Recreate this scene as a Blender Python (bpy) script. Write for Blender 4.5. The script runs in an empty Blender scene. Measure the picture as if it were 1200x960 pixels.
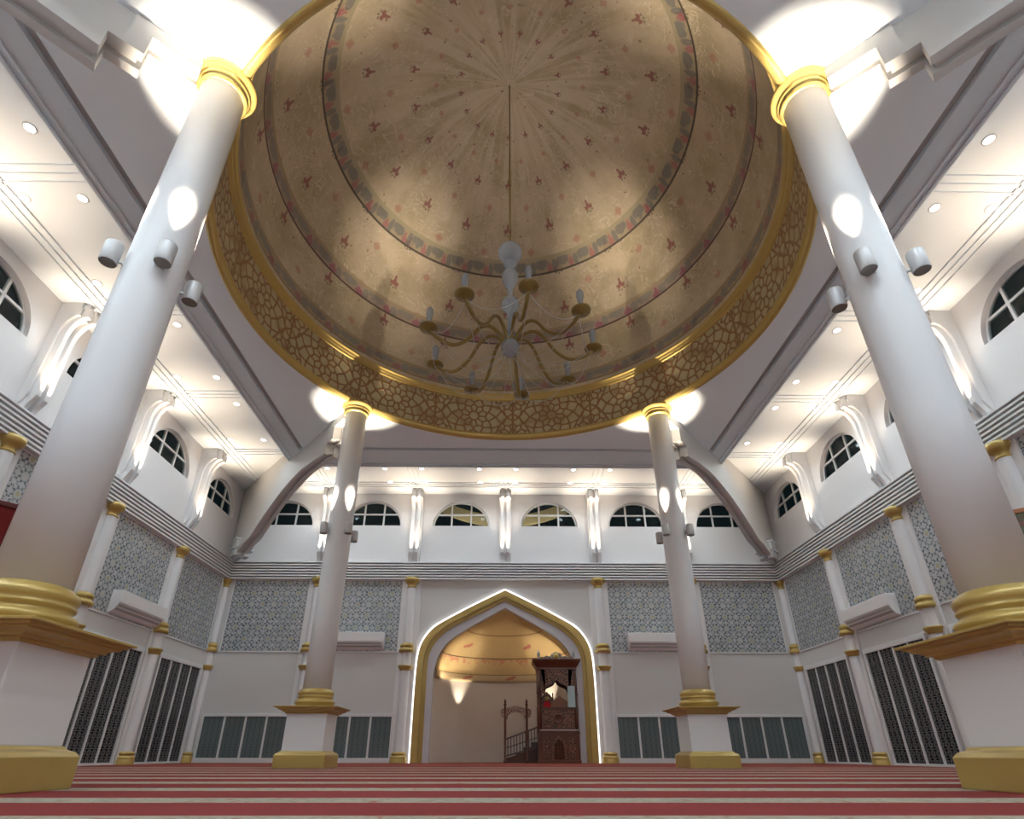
import bpy, bmesh, math, random
from mathutils import Vector, Matrix
random.seed(7)
S = bpy.context.scene
COL = S.collection
pi = math.pi
cos, sin, rad = math.cos, math.sin, math.radians

# ------------------------------------------------------------------ room numbers (metres)
W = 9.33            # half width of the hall
D = 10.16           # back wall (prayer niche side)
F = -8.60           # wall behind the camera
BAY = 3.11
ZC = 8.64           # outer ceiling
ZI = 8.20           # dropped inner ceiling and beams
ZK0, ZK1 = 5.45, 6.08   # cornice
CX = 3.87           # column half spacing
RD = 5.38           # dome opening

# ------------------------------------------------------------------ mesh builder
class MB:
    def __init__(s):
        s.bm = bmesh.new()
    def verts(s, pts):
        return [s.bm.verts.new(p) for p in pts]
    def face(s, pts, mi=0, smooth=False):
        f = s.bm.faces.new(s.verts(pts)); f.material_index = mi; f.smooth = smooth
        return f
    def box(s, x0, x1, y0, y1, z0, z1, mi=0):
        v = s.verts([(x0,y0,z0),(x1,y0,z0),(x1,y1,z0),(x0,y1,z0),(x0,y0,z1),(x1,y0,z1),(x1,y1,z1),(x0,y1,z1)])
        for q in ((3,2,1,0),(4,5,6,7),(0,1,5,4),(1,2,6,5),(2,3,7,6),(3,0,4,7)):
            s.bm.faces.new([v[i] for i in q]).material_index = mi
        return s
    def frustum(s, hx0, hy0, z0, hx1, hy1, z1, mi=0):
        v = s.verts([(-hx0,-hy0,z0),(hx0,-hy0,z0),(hx0,hy0,z0),(-hx0,hy0,z0),(-hx1,-hy1,z1),(hx1,-hy1,z1),(hx1,hy1,z1),(-hx1,hy1,z1)])
        for q in ((3,2,1,0),(4,5,6,7),(0,1,5,4),(1,2,6,5),(2,3,7,6),(3,0,4,7)):
            s.bm.faces.new([v[i] for i in q]).material_index = mi
        return s
    def sqlathe(s, prof):
        """square-section moulding: list of (half side, z)"""
        rings = [s.verts([(-h,-h,z),(h,-h,z),(h,h,z),(-h,h,z)]) for h, z in prof]
        for a, b in zip(rings, rings[1:]):
            for i in range(4):
                j = (i+1) % 4
                s.bm.faces.new([a[i], a[j], b[j], b[i]])
        s.bm.faces.new(rings[0][::-1]); s.bm.faces.new(rings[-1])
        return s
    def lathe(s, prof, seg=32, a0=0.0, a1=2*pi, c=(0,0,0), smooth=True, cap=True, mi=0, flip=False):
        full = abs(a1-a0-2*pi) < 1e-6
        n = seg if full else seg+1
        rings = []
        for r, z in prof:
            rings.append(s.verts([(c[0]+r*cos(a0+(a1-a0)*i/seg), c[1]+r*sin(a0+(a1-a0)*i/seg), c[2]+z) for i in range(n)]))
        for a, b in zip(rings, rings[1:]):
            for i in range(seg):
                j = (i+1) % n
                q = [a[i], a[j], b[j], b[i]]
                if flip: q.reverse()
                f = s.bm.faces.new(q); f.smooth = smooth; f.material_index = mi
        if cap and full:
            for r, (rr, z), rev in ((rings[0], prof[0], True), (rings[-1], prof[-1], False)):
                if rr > 1e-4:
                    q = r[::-1] if rev else r
                    s.bm.faces.new(q).material_index = mi
        return s
    def prism(s, poly, y0, y1, mi=0, ax='y', smooth=False):
        """poly of (u, z); extruded along y (u = x) or along x (u = y)"""
        def P(u, w, t): return (u, t, w) if ax == 'y' else (t, u, w)
        a = s.verts([P(u, w, y0) for u, w in poly]); b = s.verts([P(u, w, y1) for u, w in poly])
        n = len(poly)
        for i in range(n):
            j = (i+1) % n
            f = s.bm.faces.new([a[i], a[j], b[j], b[i]]); f.material_index = mi; f.smooth = smooth
        s.bm.faces.new(a[::-1]).material_index = mi; s.bm.faces.new(b).material_index = mi
        return s
    def tube(s, pts, r, seg=8, mi=0, cap=True):
        pts = [Vector(p) for p in pts]
        rr = r if isinstance(r, (list, tuple)) else [r]*len(pts)
        rings = []; nrm = None
        for i, p in enumerate(pts):
            t = (pts[min(i+1, len(pts)-1)] - pts[max(i-1, 0)]).normalized()
            if nrm is None:
                nrm = t.orthogonal().normalized()
            else:
                nrm = (nrm - t*nrm.dot(t)).normalized()
            bn = t.cross(nrm)
            rings.append(s.verts([p + (nrm*cos(2*pi*k/seg) + bn*sin(2*pi*k/seg))*rr[i] for k in range(seg)]))
        for a, b in zip(rings, rings[1:]):
            for k in range(seg):
                j = (k+1) % seg
                f = s.bm.faces.new([a[k], a[j], b[j], b[k]]); f.smooth = True; f.material_index = mi
        if cap:
            s.bm.faces.new(rings[0][::-1]); s.bm.faces.new(rings[-1])
        return s
    def sphere(s, c, r, sz=1.0, seg=16, n=10, mi=0):
        prof = [(max(1e-4, r*sin(pi*i/n)), -r*sz*cos(pi*i/n)) for i in range(n+1)]
        return s.lathe(prof, seg, c=c, cap=False, mi=mi)
    def band(s, A, B, y0, y1, mi=0):
        """solid between two equally long open polylines of (x,z), y0 front to y1 back"""
        n = len(A)
        a0 = s.verts([(x, y0, z) for x, z in A]); b0 = s.verts([(x, y0, z) for x, z in B])
        a1 = s.verts([(x, y1, z) for x, z in A]); b1 = s.verts([(x, y1, z) for x, z in B])
        for i in range(n-1):
            for q in ((a0[i],a0[i+1],b0[i+1],b0[i]), (a1[i+1],a1[i],b1[i],b1[i+1]), (a0[i+1],a0[i],a1[i],a1[i+1]), (b0[i],b0[i+1],b1[i+1],b1[i])):
                s.bm.faces.new(q).material_index = mi
        s.bm.faces.new((a0[0],b0[0],b1[0],a1[0])); s.bm.faces.new((b0[-1],a0[-1],a1[-1],b1[-1]))
        return s
    def build(s, name, mats, parent=None, recalc=True, bevel=0, kind=None):
        if recalc: bmesh.ops.recalc_face_normals(s.bm, faces=s.bm.faces[:])
        me = bpy.data.meshes.new(name); s.bm.to_mesh(me); s.bm.free()
        for m in (mats if isinstance(mats, (list, tuple)) else [mats]): me.materials.append(m)
        o = bpy.data.objects.new(name, me); COL.objects.link(o)
        if parent is not None: o.parent = parent
        if bevel:
            b = o.modifiers.new('edge', 'BEVEL'); b.width = bevel; b.segments = 2; b.limit_method = 'ANGLE'
        if kind: o['kind'] = kind
        return o

def tag(o, label, cat, group=None):
    o['label'] = label; o['category'] = cat; o['kind'] = 'thing'
    if group: o['group'] = group
    return o
def empty(name, loc=(0,0,0), rz=0.0):
    o = bpy.data.objects.new(name, None); COL.objects.link(o)
    o.location = loc; o.rotation_euler = (0,0,rz); o.empty_display_size = .2
    return o
def copy_tree(o, parent=None):
    c = o.copy(); COL.objects.link(c)
    c.parent = parent
    for ch in list(o.children): copy_tree(ch, c)
    return c
ORD = ['first','second','third','fourth','fifth','sixth','seventh','eighth','ninth','tenth','eleventh','twelfth']

# ------------------------------------------------------------------ node helpers
class G:
    def __init__(s, name, rough=.5, metal=0.0, spec=.5):
        s.mat = bpy.data.materials.new(name); s.mat.use_nodes = True
        s.t = s.mat.node_tree; s.n = s.t.nodes
        s.b = s.n['Principled BSDF']
        s.b.inputs['Roughness'].default_value = rough; s.b.inputs['Metallic'].default_value = metal
        s.b.inputs['Specular IOR Level'].default_value = spec
    def put(s, sock, v):
        if hasattr(v, 'is_linked'): s.t.links.new(v, sock)
        else:
            try: sock.default_value = v
            except Exception: sock.default_value = (*v, 1)
    def m(s, op, a, b=None, c=None, clamp=False):
        nd = s.n.new('ShaderNodeMath'); nd.operation = op; nd.use_clamp = clamp
        for i, v in enumerate((a, b, c)):
            if v is not None: s.put(nd.inputs[i], v)
        return nd.outputs[0]
    def obj(s):
        tc = s.n.new('ShaderNodeTexCoord'); sp = s.n.new('ShaderNodeSeparateXYZ')
        s.t.links.new(tc.outputs['Object'], sp.inputs[0])
        s.vec = tc.outputs['Object']
        return sp.outputs
    def mix(s, f, a, b):
        nd = s.n.new('ShaderNodeMix'); nd.data_type = 'RGBA'
        s.put(nd.inputs[0], f); s.put(nd.inputs[6], a if hasattr(a,'is_linked') else (*a,1)); s.put(nd.inputs[7], b if hasattr(b,'is_linked') else (*b,1))
        return nd.outputs[2]
    def noise(s, scale, detail=3, rough=.5, dist=0, vec=None):
        nd = s.n.new('ShaderNodeTexNoise'); nd.inputs['Scale'].default_value = scale
        nd.inputs['Detail'].default_value = detail; nd.inputs['Roughness'].default_value = rough; nd.inputs['Distortion'].default_value = dist
        s.t.links.new(vec if vec is not None else s.vec, nd.inputs['Vector'])
        return nd.outputs['Fac']
    def comb(s, x, y, z=0.0):
        nd = s.n.new('ShaderNodeCombineXYZ')
        for i, v in enumerate((x, y, z)): s.put(nd.inputs[i], v)
        return nd.outputs[0]
    def lt(s, a, b): return s.m('LESS_THAN', a, b)
    def soft(s, a, lo, hi):
        """1 below lo, 0 above hi"""
        nd = s.n.new('ShaderNodeMapRange'); s.put(nd.inputs[0], a)
        nd.inputs[1].default_value = lo; nd.inputs[2].default_value = hi; nd.inputs[3].default_value = 1; nd.inputs[4].default_value = 0
        return nd.outputs[0]
    def frac(s, a, cell, ph=0.0):
        return s.m('SUBTRACT', s.m('FRACT', s.m('MULTIPLY_ADD', a, 1.0/cell, ph)), .5)
    def fold(s, x, y, n, rot=0.0):
        r = s.m('SQRT', s.m('ADD', s.m('MULTIPLY', x, x), s.m('MULTIPLY', y, y)))
        th = s.m('ADD', s.m('ARCTAN2', y, x), 10*pi/n*n+rot)
        a = s.m('ABSOLUTE', s.m('SUBTRACT', s.m('MODULO', th, 2*pi/n), pi/n))
        return r, s.m('MULTIPLY', r, s.m('COSINE', a)), s.m('MULTIPLY', r, s.m('SINE', a))
    def dist(s, x, y, a, b, sx=1.0, sy=1.0):
        dx = s.m('MULTIPLY', s.m('SUBTRACT', x, a), 1/sx); dy = s.m('MULTIPLY', s.m('SUBTRACT', y, b), 1/sy)
        return s.m('SQRT', s.m('ADD', s.m('MULTIPLY', dx, dx), s.m('MULTIPLY', dy, dy)))
    def line(s, x, y, x0, y0, x1, y1):
        """distance to an endless line"""
        L = math.hypot(x1-x0, y1-y0); nx, ny = -(y1-y0)/L, (x1-x0)/L
        return s.m('ABSOLUTE', s.m('ADD', s.m('MULTIPLY', x, nx), s.m('MULTIPLY_ADD', y, ny, -(nx*x0+ny*y0))))
    def mn(s, *a):
        r = a[0]
        for q in a[1:]: r = s.m('MINIMUM', r, q)
        return r
    def mx(s, *a):
        r = a[0]
        for q in a[1:]: r = s.m('MAXIMUM', r, q)
        return r
    def bump(s, h, strength=.3, dist=.02):
        nd = s.n.new('ShaderNodeBump'); nd.inputs['Strength'].default_value = strength; nd.inputs['Distance'].default_value = dist
        s.t.links.new(h, nd.inputs['Height']); s.t.links.new(nd.outputs[0], s.b.inputs['Normal'])
    def col(s, c):
        s.put(s.b.inputs['Base Color'], c if hasattr(c,'is_linked') else (*c,1)); return s.mat

def plain(name, c, rough=.5, metal=0.0, spec=.5, var=.04, scale=3.0, bump=0):
    g = G(name, rough, metal, spec); g.obj()
    n = g.noise(scale, 4)
    a = tuple(min(1, x*(1-var)) for x in c); b = tuple(min(1, x*(1+var)) for x in c)
    if bump: g.bump(g.noise(60, 3), bump, .01)
    return g.col(g.mix(n, a, b))
def glow(name, c, s):
    m = bpy.data.materials.new(name); m.use_nodes = True; n = m.node_tree.nodes; n.clear()
    e = n.new('ShaderNodeEmission'); e.inputs[0].default_value = (*c,1); e.inputs[1].default_value = s
    o = n.new('ShaderNodeOutputMaterial'); m.node_tree.links.new(e.outputs[0], o.inputs[0])
    return m

M_WALL = plain('painted_wall', (.75,.735,.745), .55, spec=.3, var=.015, scale=.8)
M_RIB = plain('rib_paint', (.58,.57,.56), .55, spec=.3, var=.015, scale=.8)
M_WALLLO = plain('painted_wall_lower', (.62,.615,.61), .55, spec=.3, var=.015, scale=.8)  # wall colour below the cornice, darker than above it
M_CEIL = plain('painted_ceiling', (.82,.875,.93), .6, spec=.2, var=.015, scale=.6)
M_WHITE = plain('white_plaster', (.76,.755,.765), .42, spec=.4, var=.015, scale=1.5)
M_SHAFT = plain('white_column_paint', (.755,.755,.775), .38, spec=.4, var=.02, scale=1.2)
M_GOLD = plain('gold_paint', (.49,.345,.105), .34, .25, .5, .07, 4.0, .05)
M_AGED = plain('aged_gold', (.24,.165,.045), .34, .3, .5, .08, 6.0)
M_GOLDB = plain('bright_gold_leaf', (.52,.375,.12), .30, .45, .5, .06, 6.0, .04)
M_BLACK = plain('dark_gap', (.02,.02,.022), .7)
M_GROOVE = plain('recess_shade_grey', (.42,.42,.43), .7, var=.02)  # shade of narrow recesses put into the colour
M_FRAME = plain('white_frame', (.70,.70,.71), .4, var=.02)
M_ACW = plain('aircon_plastic', (.80,.79,.80), .35, var=.02)
M_WOOD = plain('mahogany', (.105,.034,.017), .28, 0, .5, .35, 9.0)
M_WOODD = plain('dark_mahogany', (.075,.03,.018), .35, 0, .5, .3, 9.0)
M_ORANGE = plain('orange_wood', (.34,.13,.05), .4, 0, .5, .25, 12.0)
M_RED = plain('red_cloth', (.14,.012,.012), .8, 0, .2, .25, 5.0)
M_REDC = plain('bright_red_cushion', (.50,.01,.012), .7, 0, .3, .1)
M_CHGLASS = None
M_LED = glow('led_strip', (1,.98,.97), 1.7)
M_DL = glow('downlight_diffuser', (.97,.98,1), 7.0)
M_STEEL = plain('grey_can_metal', (.55,.55,.56), .4, .2)
M_CANLENS = plain('can_underside', (.22,.22,.21), .3)

# painted arabesque tile panel
def mat_tile():
    g = G('arabesque_tile', .3); x, y, z = g.obj()
    n = g.noise(2.2, 2); base = g.mix(n, (.39,.405,.43), (.51,.525,.55))
    C = .37
    u, v = g.frac(x, C), g.frac(z, C)
    r, px, py = g.fold(u, v, 8)
    u2, v2 = g.frac(x, C, .5), g.frac(z, C, .5)
    r2, qx, qy = g.fold(u2, v2, 4, pi/4)
    chk = g.m('GREATER_THAN', g.m('MULTIPLY', g.frac(x, 2*C), g.frac(z, 2*C)), 0)
    dr = g.m('MULTIPLY', g.m('SUBTRACT', g.noise(7, 1), .5), .16)
    dark = g.m('ADD', g.mn(g.dist(px, py, .34, .0, 1.35, .85), g.dist(qx, qy, .20, .06, 1.0, .7)), dr)
    teal = g.m('ADD', g.mn(g.dist(px, py, .27, .115, .8, 1.0), g.dist(qx, qy, .33, .10, 1.3, .6)), g.m('MULTIPLY', dr, -.6))
    c = g.mix(g.soft(r2, .15, .19), base, (.50,.50,.535))
    c = g.mix(g.soft(r, .13, .17), c, g.mix(chk, (.40,.375,.25), (.49,.48,.44)))
    c = g.mix(g.soft(teal, .042, .068), c, (.22,.26,.265))
    c = g.mix(g.soft(dark, .048, .080), c, (.075,.095,.11))
    grout = g.m('ABSOLUTE', g.frac(z, C*2, .5))
    c = g.mix(g.soft(grout, .010, .018), c, (.42,.44,.45))
    big = g.noise(1.1, 1)
    c = g.mix(g.m('MULTIPLY', g.soft(big, .38, .5), .22), c, (.20,.235,.245))
    return g.col(c)
M_TILE = mat_tile()

# white-on-black lattice glass
def mat_lattice(name, glass, lines, C, w, rough=.25, alt=None):
    g = G(name, rough, 0, .2); x, y, z = g.obj()
    u, v = g.frac(x, C), g.frac(z, C)
    r, px, py = g.fold(u, v, 8)
    d = g.mn(g.line(px, py, .20, 0, .34, .16), g.line(px, py, .34, 0, .22, .12), g.m('ABSOLUTE', g.m('SUBTRACT', r, .13)), g.line(px, py, .46, 0, .30, .10))
    edge = g.m('SUBTRACT', .5, g.m('ABSOLUTE', v))
    f = g.mx(g.m('MULTIPLY', g.soft(d, w*.5, w*1.4), .55), g.soft(edge, w*.6, w*1.3))
    n = g.noise(1.5, 2)
    base = g.mix(n, glass, alt or glass)
    return g.col(g.mix(f, base, lines))
M_LATB = mat_lattice('black_lattice_glass', (.005,.005,.006), (.30,.30,.305), .17, .024)
M_LATG = mat_lattice('green_lattice_glass', (.065,.095,.10), (.20,.23,.23), .155, .030, .3, (.10,.125,.13))
M_LATW = mat_lattice('wood_grille', (.006,.004,.004), (.16,.055,.025), .085, .06)

# carpet: red with pale prayer-row stripes
def mat_carpet():
    g = G('prayer_row_carpet', .95, 0, .1); x, y, z = g.obj()
    n = g.noise(45, 5, .7); nb = g.noise(.55, 2, .5)
    red = g.mix(n, (.165,.027,.025), (.225,.042,.037))
    red = g.mix(g.soft(nb, .42, .5), red, (.21,.037,.036))
    fl = g.noise(14, 4, .6, 1.5)
    pale = g.mix(g.soft(fl, .40, .5), (.33,.295,.235), (.25,.21,.16))
    pale = g.mix(g.soft(g.noise(6, 3, .6, 1), .33, .4), pale, (.30,.13,.10))
    st = g.m('ABSOLUTE', g.frac(y, 1.09, (4.56)/1.09+.5))
    stripe = g.m('MULTIPLY', g.soft(st, .165, .18), g.lt(y, 4.6))
    c = g.mix(stripe, red, pale)
    far = g.m('GREATER_THAN', y, 5.15)
    c = g.mix(far, c, g.mix(n, (.22,.055,.042), (.25,.065,.05)))
    g.bump(g.noise(160, 2), .25, .01)
    return g.col(c)
M_CARPET = mat_carpet()

# drum: brown strapwork stars on cream
def mat_drum():
    g = G('star_strapwork_drum', .45); x, y, z = g.obj()
    th = g.m('ARCTAN2', x, y)
    CELL = 2*pi/15
    u = g.m('MULTIPLY', g.frac(th, CELL, .5-rad(13.8)/CELL), CELL*5.34)      # metres
    v = g.m('SUBTRACT', z, 8.88)
    wob = g.m('MULTIPLY', g.m('SUBTRACT', g.noise(4, 2), .5), .05)
    def mosaic(px, py, pts):
        F1 = F2 = None
        for a_, b_ in pts:
            d_ = g.dist(px, py, a_, b_)
            if F1 is None: F1 = d_
            elif F2 is None: F2 = g.m('MAXIMUM', F1, d_); F1 = g.m('MINIMUM', F1, d_)
            else:
                F2 = g.m('MINIMUM', F2, g.m('MAXIMUM', F1, d_)); F1 = g.m('MINIMUM', F1, d_)
        return g.m('SUBTRACT', F2, F1)
    def pol(r_, a_): return (r_*cos(rad(a_)), r_*sin(rad(a_)))
    H = 18.0
    P1 = [(0,0), pol(.21,0), pol(.21,36), pol(.33,18), pol(.46,0), pol(.46,36), pol(.64,18), pol(.78,0), pol(.78,36), pol(.60,-18), pol(.95,18)]
    q_ = 1/1.3
    r, px, py = g.fold(g.m('MULTIPLY', g.m('ADD', u, wob), q_), g.m('MULTIPLY', v, q_), 10, 0)
    u2 = g.m('SUBTRACT', g.m('ABSOLUTE', u), 1.12); v2 = g.m('SUBTRACT', g.m('ABSOLUTE', v), .58)
    r2, qx, qy = g.fold(g.m('MULTIPLY', g.m('ADD', u2, wob), q_), g.m('MULTIPLY', v2, q_), 10)
    d1 = mosaic(px, py, P1); d2 = mosaic(qx, qy, [(0,0), pol(.19,0), pol(.19,36), pol(.33,18), pol(.45,0), pol(.45,36), pol(.58,18)])
    near = g.lt(g.m('SUBTRACT', r, .26), r2)
    dd = g.m('ADD', g.m('MULTIPLY', near, d1), g.m('MULTIPLY', g.m('SUBTRACT', 1, near), d2))
    dd = g.mn(dd, g.m('ABSOLUTE', g.m('SUBTRACT', g.m('SUBTRACT', r, .26), r2)))
    n = g.noise(3, 3)
    cream = g.mix(n, (.40,.33,.18), (.53,.46,.28))
    c = g.mix(g.soft(dd, .026, .046), cream, (.27,.14,.065))
    frame = g.m('SUBTRACT', 1.115, g.m('ABSOLUTE', u))
    c = g.mix(g.soft(frame, .02, .035), c, (.26,.14,.06))
    blot = g.noise(1.3, 2)
    c = g.mix(g.m('MULTIPLY', g.soft(blot, .36, .46), .55), c, (.26,.135,.055))
    g.bump(g.soft(dd, .03, .07), .35, .02)
    return g.col(c)
M_DRUM = mat_drum()

# painted dome
def dome_nodes(name, petals=14, niche=False):
    g = G(name, .5, .0, .4); x, y, z = g.obj()
    th = g.m('ARCTAN2', x, y)
    rho = g.m('SQRT', g.m('ADD', g.m('MULTIPLY', x, x), g.m('MULTIPLY', y, y)))
    n1 = g.noise(.9, 4, .6); n2 = g.noise(7, 4, .65)
    phi = g.m('ARCTAN2', rho, g.m('SUBTRACT', z, 10.3))
    s = g.m('MULTIPLY', phi, 5.2)
    base = g.mix(g.soft(n1, .36, .62), (.52,.43,.31), (.335,.275,.165))
    base = g.mix(g.m('MULTIPLY', n2, .5), base, (.59,.50,.36))
    # pale curls
    warp = g.noise(1.9, 3, .55, 2.2)
    curl = g.m('ABSOLUTE', g.m('SUBTRACT', warp, .52))
    c = g.mix(g.m('MULTIPLY', g.soft(curl, .007, .020), g.m('MULTIPLY', g.soft(g.noise(1.4, 1), .50, .62), .75)), base, (.64,.57,.46))
    # soft meridian streaks near the crown
    st = g.noise(1.0, 3, .6, 0, g.comb(g.m('MULTIPLY', th, 9.0), g.m('MULTIPLY', s, .35)))
    c = g.mix(g.m('MULTIPLY', g.m('MULTIPLY', g.soft(st, .44, .56), g.soft(s, 1.5, 5.0)), .55), c, (.64,.575,.47))
    dots = g.noise(11, 0)
    c = g.mix(g.m('MULTIPLY', g.soft(dots, .16, .20), .7), c, (.22,.08,.06))
    # flower sprigs
    A = 2*pi/petals
    for per, ph, rows in ((1.22, .47, 0), (1.22, .97, .5)):
        row = g.m('FLOOR', g.m('MULTIPLY_ADD', s, 1/per, ph))
        dv = g.m('MULTIPLY', g.frac(s, per, ph), per)
        du = g.m('MULTIPLY', g.m('MULTIPLY', g.frac(th, A, .5+rows), A), rho)
        k_ = g.m('MAXIMUM', g.m('MINIMUM', g.m('MULTIPLY_ADD', s, .24, .32), 1.35), .4)
        dux = g.m('DIVIDE', du, k_); dv = g.m('DIVIDE', dv, g.m('MAXIMUM', k_, .6))
        live = g.m('GREATER_THAN', s, 1.02)
        if rows == 0:
            ax_ = g.m('ABSOLUTE', dux)
            bud = g.mn(g.dist(dux, dv, 0, -.025, .75, 1.25), g.dist(ax_, dv, .05, .025, .8, .9), g.dist(dux, dv, 0, -.115, .5, .85))
            stem = g.mn(g.dist(ax_, dv, .062, .10, .8, .55), g.dist(dux, dv, 0, .12, .45, .9), g.dist(ax_, dv, .085, -.01, .4, .5))
            c = g.mix(g.m('MULTIPLY', g.m('MULTIPLY', live, g.soft(bud, .042, .060)), .8), c, (.25,.065,.075))
            c = g.mix(g.m('MULTIPLY', g.m('MULTIPLY', live, g.soft(stem, .026, .040)), .7), c, (.11,.085,.07))
        else:
            bl = g.m('ADD', g.m('MULTIPLY', g.m('ABSOLUTE', dux), 1.0), g.m('ABSOLUTE', g.m('ADD', dv, -.02)))
            c = g.mix(g.m('MULTIPLY', g.m('MULTIPLY', live, g.soft(bl, .07, .12)), .5), c, (.40,.14,.11))
            arc = g.m('ABSOLUTE', g.m('SUBTRACT', g.dist(g.m('ABSOLUTE', dux), dv, .5, .1), .42))
            c = g.mix(g.m('MULTIPLY', g.soft(arc, .008, .02), .10), c, (.56,.49,.38))
    # three ornamental belts
    def belt(c, z0, z1, K, leaf, petal, bg, lo, hi):
        h = g.m('DIVIDE', g.m('SUBTRACT', z, z0), z1-z0)
        inb = g.m('MULTIPLY', g.m('GREATER_THAN', h, 0), g.lt(h, 1))
        a = g.frac(th, 2*pi/K); b = g.frac(th, 2*pi/K, .5)
        jig = g.m('MULTIPLY', g.m('SUBTRACT', g.noise(9, 2), .5), .6)
        hh = g.m('ADD', h, jig)
        lf = g.dist(a, hh, .12, .62, .34, .42); pt = g.m('ADD', g.m('MULTIPLY', g.m('ABSOLUTE', b), 3.4), g.m('ABSOLUTE', g.m('SUBTRACT', hh, .25)))
        lf2 = g.dist(a, hh, -.28, .4, .13, .5)
        q = g.mix(g.soft(g.mn(lf, lf2), .75, 1.0), bg, leaf)
        q = g.mix(g.soft(pt, .42, .58), q, petal)
        c = g.mix(g.m('MULTIPLY', inb, .8), c, q)
        l0 = g.m('ABSOLUTE', g.m('SUBTRACT', z, z0)); l1 = g.m('ABSOLUTE', g.m('SUBTRACT', z, z1))
        c = g.mix(g.soft(l0, .018, .032), c, lo)
        c = g.mix(g.soft(l1, .035, .05), c, hi)
        return c
    c = belt(c, 13.27, 13.62, 40, (.15,.155,.15), (.34,.12,.13), (.36,.29,.19), (.09,.075,.06), (.38,.33,.22))
    c = belt(c, 11.35, 11.70, 34, (.19,.18,.17), (.27,.07,.13), (.33,.25,.20), (.10,.06,.06), (.36,.28,.18))
    c = belt(c, 9.72, 10.05, 30, (.17,.175,.165), (.27,.10,.125), (.33,.26,.16), (.26,.19,.11), (.34,.26,.16))
    return g.col(c)
M_DOME = dome_nodes('painted_dome_plaster', 17)

def mat_vault():
    g = G('painted_gold_vault', .45, .15, .4); x, y, z = g.obj()
    n1 = g.noise(1.3, 4, .6); n2 = g.noise(9, 3)
    c = g.mix(n1, (.36,.245,.11), (.50,.36,.17))
    c = g.mix(g.m('MULTIPLY', n2, .35), c, (.55,.42,.22))
    th = g.m('ARCTAN2', x, y)
    def ln(c, zz, w, colr): return g.mix(g.soft(g.m('ABSOLUTE', g.m('SUBTRACT', z, zz)), w, w+.012), c, colr)
    belt = g.m('MULTIPLY', g.m('GREATER_THAN', z, 2.40), g.lt(z, 2.66))
    c = g.mix(g.m('MULTIPLY', belt, .55), c, g.mix(g.noise(12, 2), (.38,.31,.20), (.50,.42,.28)))
    b2 = g.m('MULTIPLY', g.m('GREATER_THAN', z, 3.0), g.lt(z, 3.16))
    jig = g.noise(5, 2, .5, 1)
    c = g.mix(g.m('MULTIPLY', b2, g.m('MULTIPLY', g.soft(jig, .42, .5), .7)), c, (.42,.14,.10))
    for zz, w, cc in ((2.66,.010,(.22,.16,.09)), (3.18,.012,(.14,.085,.05)), (3.86,.010,(.24,.15,.07))): c = ln(c, zz, w, cc)
    for zz, K, ph in ((2.55, 5, .35), (3.52, 3, .12)):
        du = g.m('MULTIPLY', g.frac(th, 2*pi/K/1.6, ph), 2*pi/K/1.6*2)
        dv = g.m('SUBTRACT', z, zz)
        f = g.mn(g.dist(du, dv, 0, 0, 1.6, .6), g.dist(du, dv, .11, .04, 1.1, .6), g.dist(du, dv, -.12, -.03, 1.0, .5))
        c = g.mix(g.m('MULTIPLY', g.soft(f, .06, .085), .75), c, (.34,.075,.075))
    return g.col(c)
M_VAULT = mat_vault()

# pierced carving
def mat_carve(name, solid, hole, sc):
    g = G(name, .35); x, y, z = g.obj()
    nd = g.n.new('ShaderNodeTexVoronoi'); nd.feature = 'DISTANCE_TO_EDGE'; nd.inputs['Scale'].default_value = sc
    g.t.links.new(g.vec, nd.inputs['Vector'])
    e = nd.outputs['Distance']
    n = g.noise(20, 2)
    g.bump(e, -.4, .01)
    return g.col(g.mix(g.soft(e, .07, .13), hole, g.mix(n, solid, tuple(q*1.7 for q in solid))))
M_CARVE = mat_carve('pierced_wood_carving', (.20,.08,.045), (.008,.006,.006), 17)
M_CARVEL = mat_carve('pale_pierced_carving', (.30,.19,.15), (.10,.05,.035), 16)
M_SILVER = mat_carve('silvered_crest', (.38,.37,.36), (.10,.05,.03), 20)

def mat_patt():
    g = G('woven_green_brown_panel', .8); x, y, z = g.obj()
    a = g.m('ABSOLUTE', g.frac(z, .34)); n = g.noise(9, 3, .6, 2)
    c = g.mix(g.soft(n, .42, .56), (.13,.085,.05), (.115,.13,.085))
    c = g.mix(g.soft(a, .05, .08), c, (.20,.10,.085))
    return g.col(c)
M_PATT = mat_patt()

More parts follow.
